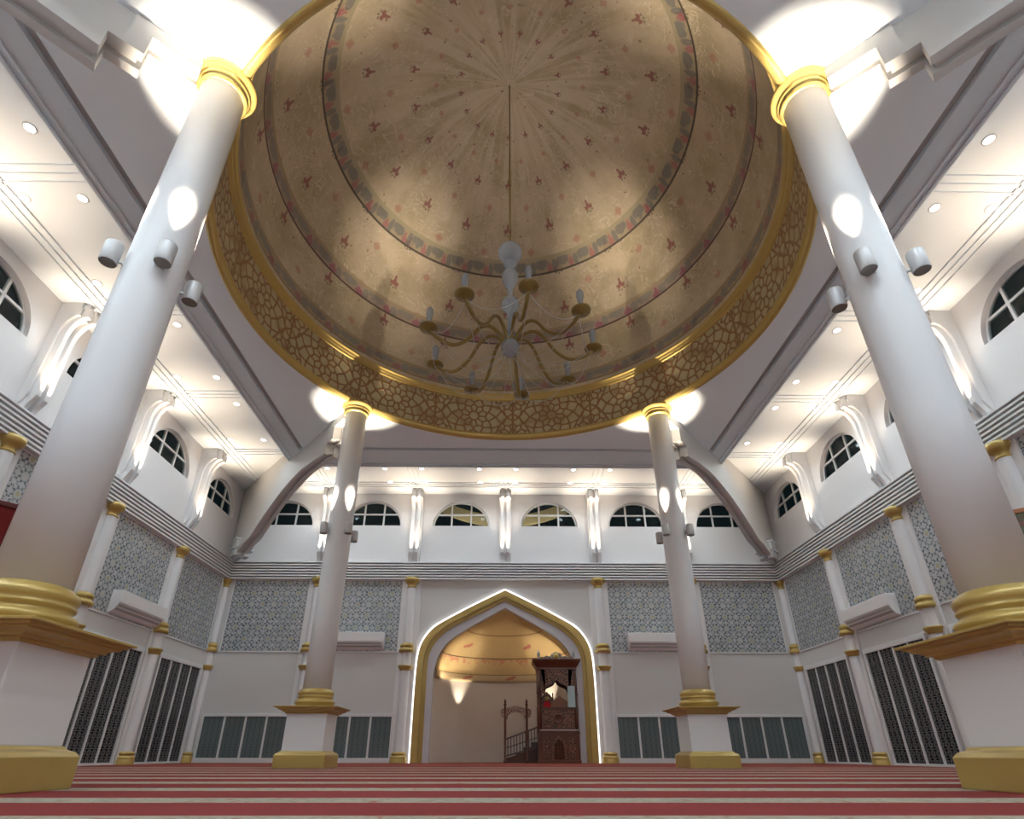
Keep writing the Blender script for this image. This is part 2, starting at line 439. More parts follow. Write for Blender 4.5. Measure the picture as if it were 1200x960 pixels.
def mat_glassy(name, tint, fac, rough=.03):
    m = bpy.data.materials.new(name); m.use_nodes = True; n = m.node_tree.nodes; n.clear(); L = m.node_tree.links.new
    t = n.new('ShaderNodeBsdfTransparent'); t.inputs[0].default_value = (*tint,1)
    gl = n.new('ShaderNodeBsdfGlossy'); gl.inputs['Roughness'].default_value = rough
    mx = n.new('ShaderNodeMixShader'); mx.inputs[0].default_value = fac
    o = n.new('ShaderNodeOutputMaterial'); L(t.outputs[0], mx.inputs[1]); L(gl.outputs[0], mx.inputs[2]); L(mx.outputs[0], o.inputs[0])
    return m
M_PANE = mat_glassy('night_window_glass', (.75,.80,.80), .012)
def mat_chglass():
    m = bpy.data.materials.new('smoky_chandelier_glass'); m.use_nodes = True; n = m.node_tree.nodes; n.clear(); L = m.node_tree.links.new
    t = n.new('ShaderNodeBsdfTransparent'); t.inputs[0].default_value = (.80,.83,.86,1)
    p = n.new('ShaderNodeBsdfPrincipled'); p.inputs['Base Color'].default_value = (.44,.48,.53,1); p.inputs['Roughness'].default_value = .2
    mx = n.new('ShaderNodeMixShader'); mx.inputs[0].default_value = .62
    o = n.new('ShaderNodeOutputMaterial'); L(t.outputs[0], mx.inputs[1]); L(p.outputs[0], mx.inputs[2]); L(mx.outputs[0], o.inputs[0])
    return m
M_CHGLASS = mat_chglass()
M_BLUEGLASS = plain('pale_blue_glass', (.42,.52,.54), .15)

# ------------------------------------------------------------------ setting: floor, walls
def setk(o): o['kind'] = 'structure'; return o
mb = MB(); mb.face([(-W-.3,F-.3,0),(W+.3,F-.3,0),(W+.3,D+2.6,0),(-W-.3,D+2.6,0)])
setk(mb.build('floor', M_CARPET))

# pointed niche arch outlines, right half (x,z) from floor to apex
OUT = [(2.767,0),(2.775,2.0),(2.763,2.59),(2.741,3.02),(2.66,3.39),(2.436,3.736),(2.2,3.95),(1.853,4.15),(1.088,4.565),(0,5.10)]
INN = [(2.43,0),(2.44,2.0),(2.443,2.588),(2.418,3.02),(2.277,3.364),(2.02,3.657),(1.70,3.90),(1.35,4.08),(.886,4.31),(0,4.75)]
GRY = [(2.247,0),(2.245,2.0),(2.23,2.589),(2.146,2.973),(1.948,3.312),(1.70,3.56),(1.42,3.739),(1.10,3.93),(.72,4.14),(0,4.54)]
def chaikin(p, n=2):
    for _ in range(n):
        q = [p[0]]
        for a, b in zip(p, p[1:]):
            q += [(a[0]*.75+b[0]*.25, a[1]*.75+b[1]*.25), (a[0]*.25+b[0]*.75, a[1]*.25+b[1]*.75)]
        p = q + [p[-1]]
    return p
OUT, INN, GRY = chaikin(OUT), chaikin(INN), chaikin(GRY)
LED = [(x+.048*(1 if z < 3.0 else (.85 if z < 4 else .5))*(0 if i == len(OUT)-1 else 1), z+(0 if z < 2.6 else .05*min(1,(z-2.6)/1.2))) for i,(x,z) in enumerate(OUT)]
def full(h): return h + [(-x, z) for x, z in h[::-1][1:]]

RW, SILL, RWH = 1.0, 7.41, .95      # arched windows: half width, sill, rise
def arch_z(dx): return SILL + RWH*math.sqrt(max(0, 1-(dx/RW)**2))
def wall_with_windows(name, centres, u0, u1, loc, rz, niche=False):
    """wall in its own frame: face on y=0 looking to -y, u along x"""
    mb = MB(); N = 28; dep = .20
    if niche:
        g = full(GRY)
        xs = [x for x, z in g]
        # lower part left and right of the niche and above it
        mb.face([(u0,0,0),(-2.247,0,0),(-2.247,0,ZK1),(u0,0,ZK1)]); mb.face([(2.247,0,0),(u1,0,0),(u1,0,ZK1),(2.247,0,ZK1)])
        for (xa, za), (xb, zb) in zip(g, g[1:]):
            if abs(xa-xb) > 1e-4: mb.face([(xb,0,zb),(xa,0,za),(xa,0,ZK1),(xb,0,ZK1)])
    else:
        mb.face([(u0,0,0),(u1,0,0),(u1,0,ZK1),(u0,0,ZK1)])
    mb.face([(u0,0,ZK1),(u1,0,ZK1),(u1,0,SILL),(u0,0,SILL)])
    e = u0
    for c in sorted(centres):
        mb.face([(e,0,SILL),(c-RW,0,SILL),(c-RW,0,ZC+.05),(e,0,ZC+.05)])
        for i in range(N):
            a = c - RW*cos(pi*i/N); b = c - RW*cos(pi*(i+1)/N)
            za, zb = arch_z(a-c), arch_z(b-c)
            mb.face([(a,0,za),(b,0,zb),(b,0,ZC+.05),(a,0,ZC+.05)])
            mb.face([(a,0,za),(b,0,zb),(b,dep,zb),(a,dep,za)])
        mb.face([(c-RW,0,SILL),(c+RW,0,SILL),(c+RW,dep,SILL),(c-RW,dep,SILL)])
        e = c+RW
    mb.face([(e,0,SILL),(u1,0,SILL),(u1,0,ZC+.05),(e,0,ZC+.05)])
    bmesh.ops.remove_doubles(mb.bm, verts=mb.bm.verts[:], dist=1e-4)
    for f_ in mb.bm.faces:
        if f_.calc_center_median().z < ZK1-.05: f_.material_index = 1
    o = mb.build(name, [M_WALL, M_WALLLO]); o.location = loc; o.rotation_euler = (0,0,rz); setk(o)
    return o
BC = [(-2.5+k)*BAY for k in range(6)]                 # back wall bay centres in x
SC = [D-(k+.5)*BAY for k in range(6)]                 # side wall bay centres in y
RL, RR = pi/2, -pi/2
MIDY = (D+F)/2
wall_with_windows('wall_back', BC, -W, W, (0,D,0), 0, True)
wall_with_windows('wall_left', [y-MIDY for y in SC], F-MIDY, D-MIDY, (-W,MIDY,0), RL)
wall_with_windows('wall_right', [-(y-MIDY) for y in SC], F-MIDY, D-MIDY, (W,MIDY,0), RR)
mb = MB(); mb.box(-W, W, -.2, 0, 0, ZC+.05); o = mb.build('wall_front', M_WALL); o.location = (0,F,0); setk(o)

# windows
def window_frame():
    mb = MB(); N = 28; y0, y1 = .10, .16; w = .05
    A = [(-RW*cos(pi*i/N), arch_z(RW*cos(pi*i/N))) for i in range(N+1)]
    B = [(x*(1-w), SILL+(z-SILL)*(1-w)) for x, z in A]
    mb.band(A, B, y0, y1)
    mb.box(-RW, RW, y0, y1, SILL, SILL+.05)
    for x in (-.345, .345): mb.box(x-.028, x+.028, y0+.002, y1-.002, SILL+.02, arch_z(x)-.02)
    zz = SILL+.47; h = RW*math.sqrt(1-(.47/RWH)**2); mb.box(-h+.01, h-.01, y0+.004, y1-.004, zz-.028, zz+.028)
    return mb
def window_pane():
    mb = MB(); N = 28
    pts = [(-RW*.99*cos(pi*i/N), SILL+RWH*.99*sin(pi*i/N)) for i in range(N+1)]
    mb.prism(pts, .125, .135); return mb
wf = pf = None; k = 0
for wall, spots in (('back', [((x,D,0),0) for x in BC]), ('left', [((-W,y,0),RL) for y in SC[:5]]), ('right', [((W,y,0),RR) for y in SC[:5]])):
    for loc, rz in spots:
        k += 1
        if wf is None:
            wf = window_frame().build('window_1', M_FRAME); pf = window_pane().build('pane', M_PANE, wf); f = wf
        else:
            f = wf.copy(); f.name = 'window_%d' % k; COL.objects.link(f); p = pf.copy(); COL.objects.link(p); p.parent = f
        f.location = loc; f.rotation_euler = (0,0,rz); setk(f)

# stepped cornice
def cornice(name, L0, L1, loc, rz):
    mb = MB(); prof = [(0,ZK0)]
    n = 7; h = (ZK1-ZK0)/n
    for i in range(n):
        z = ZK0+i*h; d = .165+.010*i
        prof += [(-d, z), (-d, z+h*.46), (-d+.15, z+h*.52), (-d+.15, z+h)]
    prof += [(0, ZK1)]
    mb.prism(prof, L0, L1, ax='x')
    o = mb.build(name, M_WHITE); o.location = loc; o.rotation_euler = (0,0,rz); return setk(o)
cornice('trim_1', -W, W, (0,D,0), 0)
cornice('trim_2', F-MIDY, D-MIDY, (-W,MIDY,0), RL)
cornice('trim_3', F-MIDY, D-MIDY, (W,MIDY,0), RR)

# ------------------------------------------------------------------ ceilings
HI = 5.95; HG = 6.10; BX = 6.62; BYF = 7.12; BYN = -6.62
mb = MB()
for (x0,x1,y0,y1) in ((-W,-BX,F,D),(BX,W,F,D),(-BX,BX,BYF,D),(-BX,BX,F,BYN)):
    mb.box(x0, x1, y0, y1, ZC, ZC+.12)
setk(mb.build('ceiling', M_CEIL))
# dropped plate with the round opening
mb = MB(); N = 128
top, bot = [], []
for i in range(N):
    a = 2*pi*i/N+pi/4; c, s_ = cos(a), sin(a); q = HI/max(abs(c), abs(s_))
    bot.append(((RD*c, RD*s_, ZI), (q*c, q*s_, ZI)))
for i in range(N):
    j = (i+1) % N
    (a, b), (c, d) = bot[i], bot[j]
    mb.face([a, c, d, b]); up = lambda p: (p[0], p[1], ZI+.1)
    mb.face([b, d, up(d), up(b)])
bmesh.ops.remove_doubles(mb.bm, verts=mb.bm.verts[:], dist=1e-4)
setk(mb.build('ceiling_inner', M_CEIL))
# recessed shadow gap with shade put into its grey, then the dropped beam ring
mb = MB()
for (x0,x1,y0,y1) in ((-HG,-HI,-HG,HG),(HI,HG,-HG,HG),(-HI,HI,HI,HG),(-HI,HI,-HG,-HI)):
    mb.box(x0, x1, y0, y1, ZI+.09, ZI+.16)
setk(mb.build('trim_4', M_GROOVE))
mb = MB()
for (x0,x1,y0,y1) in ((-BX,-HG,BYN,BYF),(HG,BX,BYN,BYF),(-HG,HG,HG,BYF),(-HG,HG,BYN,-HG)):
    mb.box(x0, x1, y0, y1, ZI, ZC+.12)
def beam_lines(mb, off, w):
    x = BX-off; yf = BYF-off; yn = BYN+off
    mb.box(-x-w, -x, yn, yf, ZI-.03, ZI+.01); mb.box(x, x+w, yn, yf, ZI-.03, ZI+.01)
    mb.box(-x, x, yf, yf+w, ZI-.03, ZI+.01); mb.box(-x, x, yn-w, yn, ZI-.03, ZI+.01)
beam_lines(mb, .05, .05); beam_lines(mb, .17, .035)
M_BEAM = plain('grey_beam_paint', (.66,.71,.76), .6, var=.02)
setk(mb.build('beam', M_BEAM))
# triple bead mouldings on the outer ceiling
mb = MB()
for i in range(3):
    d = .62+.16*i
    mb.box(-W+d, W-d, D-d-.06, D-d, ZC-.035, ZC)
    for s in (-1, 1):
        mb.box(s*(W-d)-.03, s*(W-d)+.03, F, D-d, ZC-.035, ZC)
for x in [k*BAY for k in range(-2, 3)]:
    for i in (-1, 0, 1): mb.box(x+i*.15-.03, x+i*.15+.03, BYF, D-.94, ZC-.035, ZC)
for y in [D-BAY*k for k in range(1, 6)]:
    for s in (-1, 1):
        for i in (-1, 0, 1): mb.box(*sorted((s*BX, s*(W-.94))), y+i*.15-.03, y+i*.15+.03, ZC-.035, ZC)
setk(mb.build('trim_5', M_CEIL))

# ------------------------------------------------------------------ dome
dome = tag(empty('dome', (0,0,0)), 'large round dome painted with beige floral marbling over the hall centre', 'dome')
mb = MB(); prof = [(5.20, 9.56)] + [(5.20, 9.56+.74*i/6) for i in range(1, 7)] + [(max(1e-3, 5.2*cos(pi/2*i/40)), 10.3+5.2*sin(pi/2*i/40)) for i in range(1, 41)]
mb.lathe(prof, 128, cap=False); mb.build('dome_shell', M_DOME, dome)
mb = MB(); mb.lathe([(5.34, 8.28), (5.34, 9.46)], 120, cap=False); mb.build('drum_band', M_DRUM, dome)
mb = MB(); mb.lathe([(5.35,8.33),(5.31,8.33),(5.295,8.28),(5.315,8.23),(5.34,8.19),(5.37,8.165),(5.42,8.165),(5.44,8.19),(5.44,8.21)], 128, cap=False); mb.build('lower_gold_rim', M_GOLDB, dome)
mb = MB(); mb.lathe([(5.36,9.43),(5.30,9.44),(5.285,9.465),(5.30,9.48),(5.265,9.495),(5.24,9.515),(5.25,9.53),(5.21,9.545),(5.19,9.565),(5.20,9.60)], 128, cap=False); mb.build('upper_gold_moulding', M_GOLDB, dome)

# ------------------------------------------------------------------ chandelier
ch = tag(empty('chandelier', (0,0,7.0)), 'nine-armed gold and smoky glass chandelier hanging under the dome', 'chandelier')
mb = MB(); mb.tube([(0,0,2.7),(0,0,8.49)], .018, 8); mb.build('rod', M_AGED, ch)
mb = MB(); mb.sphere((0,0,2.50), .25, .95, 24, 14); mb.build('top_globe', M_CHGLASS, ch)
mb = MB(); mb.lathe([(.05,2.30),(.10,2.26),(.14,2.18),(.09,2.10),(.06,2.06),(.13,1.98),(.17,1.85),(.16,1.72),(.10,1.58),(.055,1.48),(.05,1.30),(.08,1.26),(.16,1.18),(.18,1.08),(.15,.98),(.07,.90),(.05,.7),(.045,.45),(.09,.38),(.12,.33),(.08,.27),(.06,.15)], 24); mb.build('glass_stem', M_CHGLASS, ch)
mb = MB(); mb.lathe([(.06,.20),(.13,.16),(.17,.08),(.175,.02),(.15,-.07),(.09,-.14),(.03,-.17)], 24); mb.build('hub', M_CHGLASS, ch)
def bez(P, n=24):
    out = []
    for k in range(len(P)-1):
        p0, p1, p2, p3 = (Vector(P[max(k-1,0)]), Vector(P[k]), Vector(P[k+1]), Vector(P[min(k+2,len(P)-1)]))
        for i in range(n//(len(P)-1)+1):
            t = i/(n//(len(P)-1)+1)
            out.append(.5*((2*p1)+(p2-p0)*t+(2*p0-5*p1+4*p2-p3)*t*t+(3*p1-p0-3*p2+p3)*t**3))
    return out+[Vector(P[-1])]
arm_pts = bez([(.08,0,.10),(.22,0,.30),(.42,0,.42),(.62,0,.30),(.84,0,-.04),(1.10,0,-.23),(1.38,0,-.16),(1.53,0,-.03)], 40)
a0 = MB().tube(arm_pts, .034, 10).build('arm', M_AGED, ch)
cup = MB().lathe([(.03,-.06),(.06,-.04),(.10,-.015),(.165,0),(.17,.03),(.13,.045),(.05,.05)], 24, c=(1.56,0,0)).build('cup', M_AGED, a0)
can_ = MB().lathe([(.045,.05),(.045,.20),(.055,.28),(.068,.36),(.06,.44),(.03,.49),(.005,.50)], 16, c=(1.56,0,0)).build('candle_bulb', M_CHGLASS, a0)
arms = [a0]
for k in range(9):
    if k:
        a = a0.copy(); COL.objects.link(a); a.parent = ch
        for p in (cup, can_):
            q = p.copy(); COL.objects.link(q); q.parent = a
        arms.append(a)
    arms[k].rotation_euler = (0,0,rad(40*k))
def swag(p, q, sag, n=12):
    p, q = Vector(p), Vector(q); return [p.lerp(q, i/n) - Vector((0,0,sag*4*(i/n)*(1-i/n))) for i in range(n+1)]
c1 = MB()
for da in (-.05, .05): pass
c1.tube(swag((1.5,0,-.03), (1.5*cos(rad(40)),1.5*sin(rad(40)),-.03), .30), .007, 5)
c1.tube(swag((1.46,.02,-.03), (.12*cos(rad(20)),.12*sin(rad(20)),-.10), .42), .005, 5)
c1.tube(swag((.12,0,-.12), (.75*cos(rad(20)),.75*sin(rad(20)),-.55), .06), .005, 5)
c1.tube(swag((.75*cos(rad(20)),.75*sin(rad(20)),-.55), (1.5*cos(rad(40)),1.5*sin(rad(40)),-.03), .10), .005, 5)
b0 = c1.build('bead_chain', plain('grey_glass_beads', (.50,.52,.55), .25), ch)
for k in range(1, 9):
    b = b0.copy(); COL.objects.link(b); b.parent = ch; b.rotation_euler = (0,0,rad(40*k))

# ------------------------------------------------------------------ columns
def make_column():
    r = empty('column')
    MB().sqlathe([(.48,0),(.48,.215),(.455,.245),(.41,.262),(.40,.285)]).build('plinth', M_GOLD, r, bevel=.006)
    MB().sqlathe([(.385,.28),(.385,.95)]).build('pedestal', M_WHITE, r, bevel=.012)
    MB().sqlathe([(.40,.93),(.415,.942),(.415,.956),(.455,.962),(.455,.976),(.485,.99),(.525,1.0),(.525,1.016),(.56,1.02),(.56,1.036),(.60,1.04),(.60,1.060)]).build('pedestal_cornice', M_GOLD, r, bevel=.003)
    MB().lathe([(.36,1.05),(.36,1.115),(.385,1.13),(.39,1.16),(.37,1.185),(.335,1.20),(.325,1.225),(.345,1.24),(.35,1.26),(.33,1.275),(.345,1.295),(.355,1.33),(.335,1.365),(.30,1.385),(.29,1.40),(.265,1.41)], 48).build('base_rings', M_GOLD, r)
    MB().lathe([(.275,1.39),(.275,3.0),(.272,5.5),(.265,8.0)], 48).build('shaft', M_SHAFT, r)
    MB().lathe([(.266,7.94),(.29,7.95),(.305,7.97),(.30,7.99),(.28,8.0),(.28,8.03),(.31,8.045),(.325,8.07),(.31,8.09),(.345,8.115),(.375,8.14),(.385,8.17),(.385,8.20)], 48).build('capital', M_GOLDB, r)
    return r
c0 = make_column(); cols = [c0] + [copy_tree(c0) for _ in range(3)]
CL = {(-1,1):'tall white round column left of the prayer niche, standing nearer the back wall', (1,1):'tall white round column right of the prayer niche, standing nearer the back wall',
      (-1,-1):'huge close white round column with gold rings before the dark red panel', (1,-1):'huge close white round column with gold rings before the orange framed panel'}
CKEY = [(-1,1),(1,1),(-1,-1),(1,-1)]
for c, k in zip(cols, CKEY):
    c.location = (k[0]*CX, k[1]*CX, 0); tag(c, CL[k], 'column', 'columns carrying the dome')

# flood light cans on the columns
def make_can():
    r = empty('floodlight')      # origin on the can axis, lower end
    MB().lathe([(.078,0),(.084,.012),(.084,.24),(.078,.26),(.05,.255)], 24, cap=False).build('can', M_STEEL, r)
    MB().lathe([(.078,.006),(.002,.010)], 24, cap=False).build('base_plate', M_CANLENS, r)
    MB().box(-.20,-.075,-.012,.012,.06,.085).box(-.135,-.115,-.045,.045,.02,.13).build('mounting_arm', M_STEEL, r)
    return r
cn = None
NM = {(-1,1):'back column left of niche', (1,1):'back column right of niche', (-1,-1):'close column by red panel', (1,-1):'close column by orange-framed panel'}
for k in CKEY:
    for j in range(4):
        a = rad(45+90*j); dx, dy = cos(a), sin(a)
        inx, iny = dx*k[0] < 0, dy*k[1] < 0
        side = {(0,0):'under the rib', (1,1):'facing the dome', (0,1):'facing the side wall', (1,0):'facing %s' % ('the niche' if k[1] > 0 else 'away from the niche')}[(int(inx),int(iny))]
        if cn is None: cn = make_can(); c = cn
        else: c = copy_tree(cn)
        c.location = (k[0]*CX+.39*dx, k[1]*CX+.39*dy, 4.66); c.rotation_euler = (0,0,a)
        tag(c, 'grey can floodlight on %s, %s' % (NM[k], side), 'floodlight', 'floodlight cans on the columns')

# ------------------------------------------------------------------ diagonal arched ribs
def make_rib(L):
    """along +x from the column axis (0) to the room corner (L)"""
    r = empty('arched_rib'); T = .18
    arc = [(1.22,7.29),(1.7,7.35),(2.2,7.39),(2.8,7.40),(3.4,7.32),(4.0,7.20),(4.6,7.02),(5.2,6.80),(5.7,6.58),(6.2,6.35),(6.7,6.28),(7.2,6.10)]
    arc = [tuple(p) for p in [(v.x, v.z) for v in bez([(a,0,b) for a,b in arc], 60)]]
    topz = ZC+.02
    steps = [(.32,7.97),(.86,7.97),(.86,7.60),(1.22,7.60)]
    web = [(.32,8.05),(.92,8.05),(.92,7.68),(1.28,7.68)]
    poly = web + [(a,b+.07) for a,b in arc[1:]] + [(L-.25, 6.08), (L-.25, topz), (.32, topz)]
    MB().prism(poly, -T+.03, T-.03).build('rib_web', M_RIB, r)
    for s in (-1, 1):
        lo = steps + arc
        up = [(a+.03,b+.16) for a,b in arc[3:]][::-1] + [(1.42,7.80),(1.08,7.80),(1.08,ZI-.005),(.32,ZI-.005)]
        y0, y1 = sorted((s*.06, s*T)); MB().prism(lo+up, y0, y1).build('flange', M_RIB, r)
    return r
RIBS = {(-1,1):((-W,D),'arched white rib from the column left of the niche to the back corner'), (1,1):((W,D),'arched white rib from the column right of the niche to the back corner'),
        (-1,-1):((-W,F),'arched white rib overhead at the close column by the red panel'), (1,-1):((W,F),'arched white rib overhead at the close column by the orange framed panel')}
for k, ((bx, by), lab) in RIBS.items():
    ax, ay = k[0]*CX, k[1]*CX; L = math.hypot(bx-ax, by-ay)
    r = make_rib(L); r.location = (ax, ay, 0); r.rotation_euler = (0,0,math.atan2(by-ay, bx-ax)); tag(r, lab, 'rib', 'diagonal ribs')
# stepped corner brackets at the rib feet
def make_foot():
    r = empty('corner_bracket')
    M = plain('pale_bracket_paint', (.62,.65,.67), .5)
    for s in (-1, 1):
        MB().box(-.44,-.12, *sorted((s*.06, s*.27)), 6.26, 6.53).box(-.34,-.02, *sorted((s*.05, s*.24)), 6.02, 6.26).build('upper_block', M, r, bevel=.006)
        MB().box(-.48,-.08, *sorted((s*.05, s*.33)), 6.53, 6.57).box(-.38,-.02, *sorted((s*.05, s*.33)), 6.225, 6.265).build('ledge', M_BEAM, r)
    MB().box(-.26,.45,-.07,.07,6.0,6.5).build('core', M_BEAM, r)
    return r
ft = None
for k in ((-1,1),(1,1)):
    bx, by = RIBS[k][0]; ax, ay = k[0]*CX, k[1]*CX; a = math.atan2(by-ay, bx-ax); L = math.hypot(bx-ax, by-ay)
    f = make_foot(); f.location = (ax+cos(a)*(L-.72), ay+sin(a)*(L-.72), 0); f.rotation_euler = (0,0,a)
    tag(f, 'small stepped grey bracket under rib foot in back corner %s of niche' % ('left' if k[0] < 0 else 'right'), 'bracket')

# ------------------------------------------------------------------ wall pilasters
def make_pilaster(corner=False):
    r = empty('pilaster'); a0, a1, seg = (pi, 2*pi, 24) if not corner else (0, 2*pi, 32)
    c = (0,-.05,0); k = 1.0 if not corner else .74
    def L(prof, nm, m): MB().lathe([(p*k, z) for p, z in prof], seg, a0, a1, c, cap=False).build(nm, m, r)
    if not corner:
        MB().box(-.31,.31,-.05,0,3.10,ZK0+.02).box(-.29,.29,-.05,0,0,3.10).build('backing_strip', M_WHITE, r)
    L([(.255,0),(.255,.10),(.24,.12),(.25,.14),(.245,.17),(.20,.19),(.195,.21),(.22,.225),(.22,.255),(.19,.28),(.15,.29)], 'base', M_GOLD)
    L([(.152,.28),(.152,2.57)], 'lower_shaft', M_SHAFT)
    L([(.152,2.555),(.185,2.56),(.19,2.60),(.215,2.64),(.235,2.67),(.24,2.70),(.15,2.705)], 'lower_capital', M_GOLD)
    L([(.15,2.70),(.15,3.12)], 'collar', M_WHITE)
    L([(.16,3.10),(.245,3.11),(.25,3.17),(.235,3.20),(.20,3.22),(.195,3.255),(.22,3.275),(.225,3.31),(.20,3.35),(.165,3.38),(.14,3.39)], 'upper_base', M_GOLD)
    L([(.145,3.38),(.14,5.19)], 'upper_shaft', M_SHAFT)
    L([(.14,5.17),(.155,5.18),(.155,5.20),(.135,5.22),(.135,5.27),(.165,5.31),(.21,5.35),(.235,5.39),(.24,5.43),(.24,5.49),(.12,5.49)], 'upper_capital', M_GOLD)
    return r
p0 = None
plist = []
for i, x in ((-2, -2*BAY), (-1, -BAY), (1, BAY), (2, 2*BAY)):
    plist.append(((x,D,0), 0, 'white half-round pilaster with gold bands on the back wall, %s %s of niche' % ('first' if abs(i) == 1 else 'second', 'left' if i < 0 else 'right')))
for s, rz, side in ((-1, RL, 'left'), (1, RR, 'right')):
    for k in range(1, 4):
        plist.append(((s*W, D-BAY*k, 0), rz, 'white half-round pilaster with gold bands, %s from back corner on %s wall' % (ORD[k-1], side)))
for loc, rz, lab in plist:
    if p0 is None: p0 = make_pilaster(); p = p0
    else: p = copy_tree(p0)
    p.location = loc; p.rotation_euler = (0,0,rz); tag(p, lab, 'pilaster', 'half-round wall pilasters')
q0 = make_pilaster(True); q1 = copy_tree(q0)
for q, s, side in ((q0,-1,'left'), (q1,1,'right')):
    q.location = (s*(W-.04), D-.0, 0); tag(q, 'slim white corner pilaster with gold bands between back and %s walls' % side, 'pilaster', 'corner pilasters')

# ------------------------------------------------------------------ upper wall brackets with lit fins
def make_bracket():
    r = empty('wall_bracket')
    def prof(d): 
        P = [(0,6.06),(-.13+d,6.06),(-.29+d,6.36),(-.31+d,7.78)]
        P += [(-.31+d-.30*(1-cos(pi/2*i/8)), 7.78+.52*sin(pi/2*i/8)) for i in range(1, 9)]
        return P + [(-.61+d,8.50),(-.58+d,8.50),(-.58+d,ZC),(0,ZC)]
    MB().prism(prof(.13), -.20, .20, ax='x').build('bracket_body', M_WHITE, r, bevel=.008)
    for s in (-1, 1): MB().prism(prof(0), *sorted((s*.045, s*.150)), ax='x').build('fin', M_WHITE, r, bevel=.006)
    return r
b0 = None; UPL = []
blist = [((x,D,0), 0, lab) for x, lab in ((-2*BAY,'white twin-fin bracket on back wall, second left of the middle one'), (-BAY,'white twin-fin bracket on back wall, just left of the middle one'), (0,'white twin-fin bracket in middle of back wall above the niche tip'), (BAY,'white twin-fin bracket on back wall, just right of the middle one'), (2*BAY,'white twin-fin bracket on back wall, second right of the middle one'))]
for s, rz, side in ((-1, RL, 'left'), (1, RR, 'right')):
    for k in range(1, 5): blist.append(((s*W, D-BAY*k, 0), rz, 'white twin-fin bracket, %s from back corner on %s wall' % (ORD[k-1], side)))
for loc, rz, lab in blist:
    if b0 is None: b0 = make_bracket(); b = b0
    else: b = copy_tree(b0)
    b.location = loc; b.rotation_euler = (0,0,rz); tag(b, lab, 'bracket', 'twin-fin ceiling brackets'); UPL.append((loc, rz))

# ------------------------------------------------------------------ tile panels, screens, low windows, air conditioners
def make_tile(hw):
    r = empty('tile_panel')
    MB().box(-hw,hw,-.02,0,3.14,5.42).build('tiles', M_TILE, r)
    mb = MB(); mb.box(-hw-.03,hw+.03,-.03,0,3.11,3.14).box(-hw-.03,hw+.03,-.03,0,5.42,ZK0)
    mb.box(-hw-.03,-hw,-.03,0,3.14,5.42).box(hw,hw+.03,-.03,0,3.14,5.42); mb.build('border', M_WHITE, r)
    return r
t0 = None
tl = []
for i, x in ((-2,-2.5*BAY),(-1,-1.5*BAY),(1,1.5*BAY),(2,2.5*BAY)):
    side = 'left' if i < 0 else 'right'
    tl.append(((x,D,0),0,'blue-grey arabesque tile panel on back wall %s of niche, %s' % (side, 'behind an air conditioner' if abs(i)==1 else 'corner bay')))
for s, rz, side in ((-1,RL,'left'),(1,RR,'right')):
    for k in range(4): tl.append(((s*W,SC[k],0),rz,'blue-grey arabesque tile panel on %s wall, %s bay from back corner' % (side, ORD[k])))
for loc, rz, lab in tl:
    if t0 is None: t0 = make_tile(1.235); t = t0
    else: t = copy_tree(t0)
    t.location = loc; t.rotation_euler = (0,0,rz); tag(t, lab, 'tile panel', 'arabesque tile panels')

def make_screen():
    r = empty('lattice_screen'); h = 1.10; z0, z1 = .05, 2.55
    mb = MB(); mb.box(-h-.08,-h,-.07,0,0,z1+.10).box(h,h+.08,-.07,0,0,z1+.10).box(-h,h,-.07,0,z1,z1+.10).box(-h,h,-.07,0,0,z0)
    mb.box(-h-.12,h+.12,-.04,0,z1+.10,z1+.13).build('frame', M_FRAME, r, bevel=.004)
    for i in range(4):
        a = -h + 2*h*i/4 + (.025 if i else 0); b = -h + 2*h*(i+1)/4 - (.025 if i < 3 else 0)
        MB().box(a, b, -.03, -.005, z0, z1).build('panel', M_LATB, r)
    for i in range(1, 4):
        x = -h + 2*h*i/4; MB().box(x-.025,x+.025,-.06,0,z0,z1).build('mullion', M_FRAME, r)
    return r
l0 = None
for s, rz, side in ((-1,RL,'left'),(1,RR,'right')):
    for k in range(3):
        if l0 is None: l0 = make_screen(); l = l0
        else: l = copy_tree(l0)
        l.location = (s*W, SC[k], 0); l.rotation_euler = (0,0,rz)
        tag(l, 'tall black lattice screen of four leaves on %s wall, %s from back corner' % (side, ORD[k]), 'lattice screen', 'black lattice screens')

def make_low():
    r = empty('grille_window'); h = 1.255; z0, z1 = .13, 1.24
    mb = MB(); mb.box(-h-.07,-h,-.06,0,0,z1+.08).box(h,h+.07,-.06,0,0,z1+.08).box(-h,h,-.06,0,z1,z1+.08).box(-h,h,-.06,0,0,z0).build('frame', M_FRAME, r, bevel=.004)
    for i in range(4):
        a = -h + 2*h*i/4 + (.028 if i else 0); b = -h + 2*h*(i+1)/4 - (.028 if i < 3 else 0)
        MB().box(a, b, -.025, -.004, z0, z1).build('leaf', M_LATG, r)
    for i in range(1, 4):
        x = -h + 2*h*i/4; MB().box(x-.028,x+.028,-.05,0,z0,z1).build('mullion', M_FRAME, r)
    return r
g0 = None
for i, x in ((-2,-2.5*BAY),(-1,-1.5*BAY),(1,1.5*BAY),(2,2.5*BAY)):
    if g0 is None: g0 = make_low(); g = g0
    else: g = copy_tree(g0)
    g.location = (x, D, 0)
    tag(g, 'low dark green grille window on back wall %s of niche, %s' % ('left' if i < 0 else 'right', 'beside a column' if abs(i)==1 else 'corner bay'), 'window', 'low green grille windows')

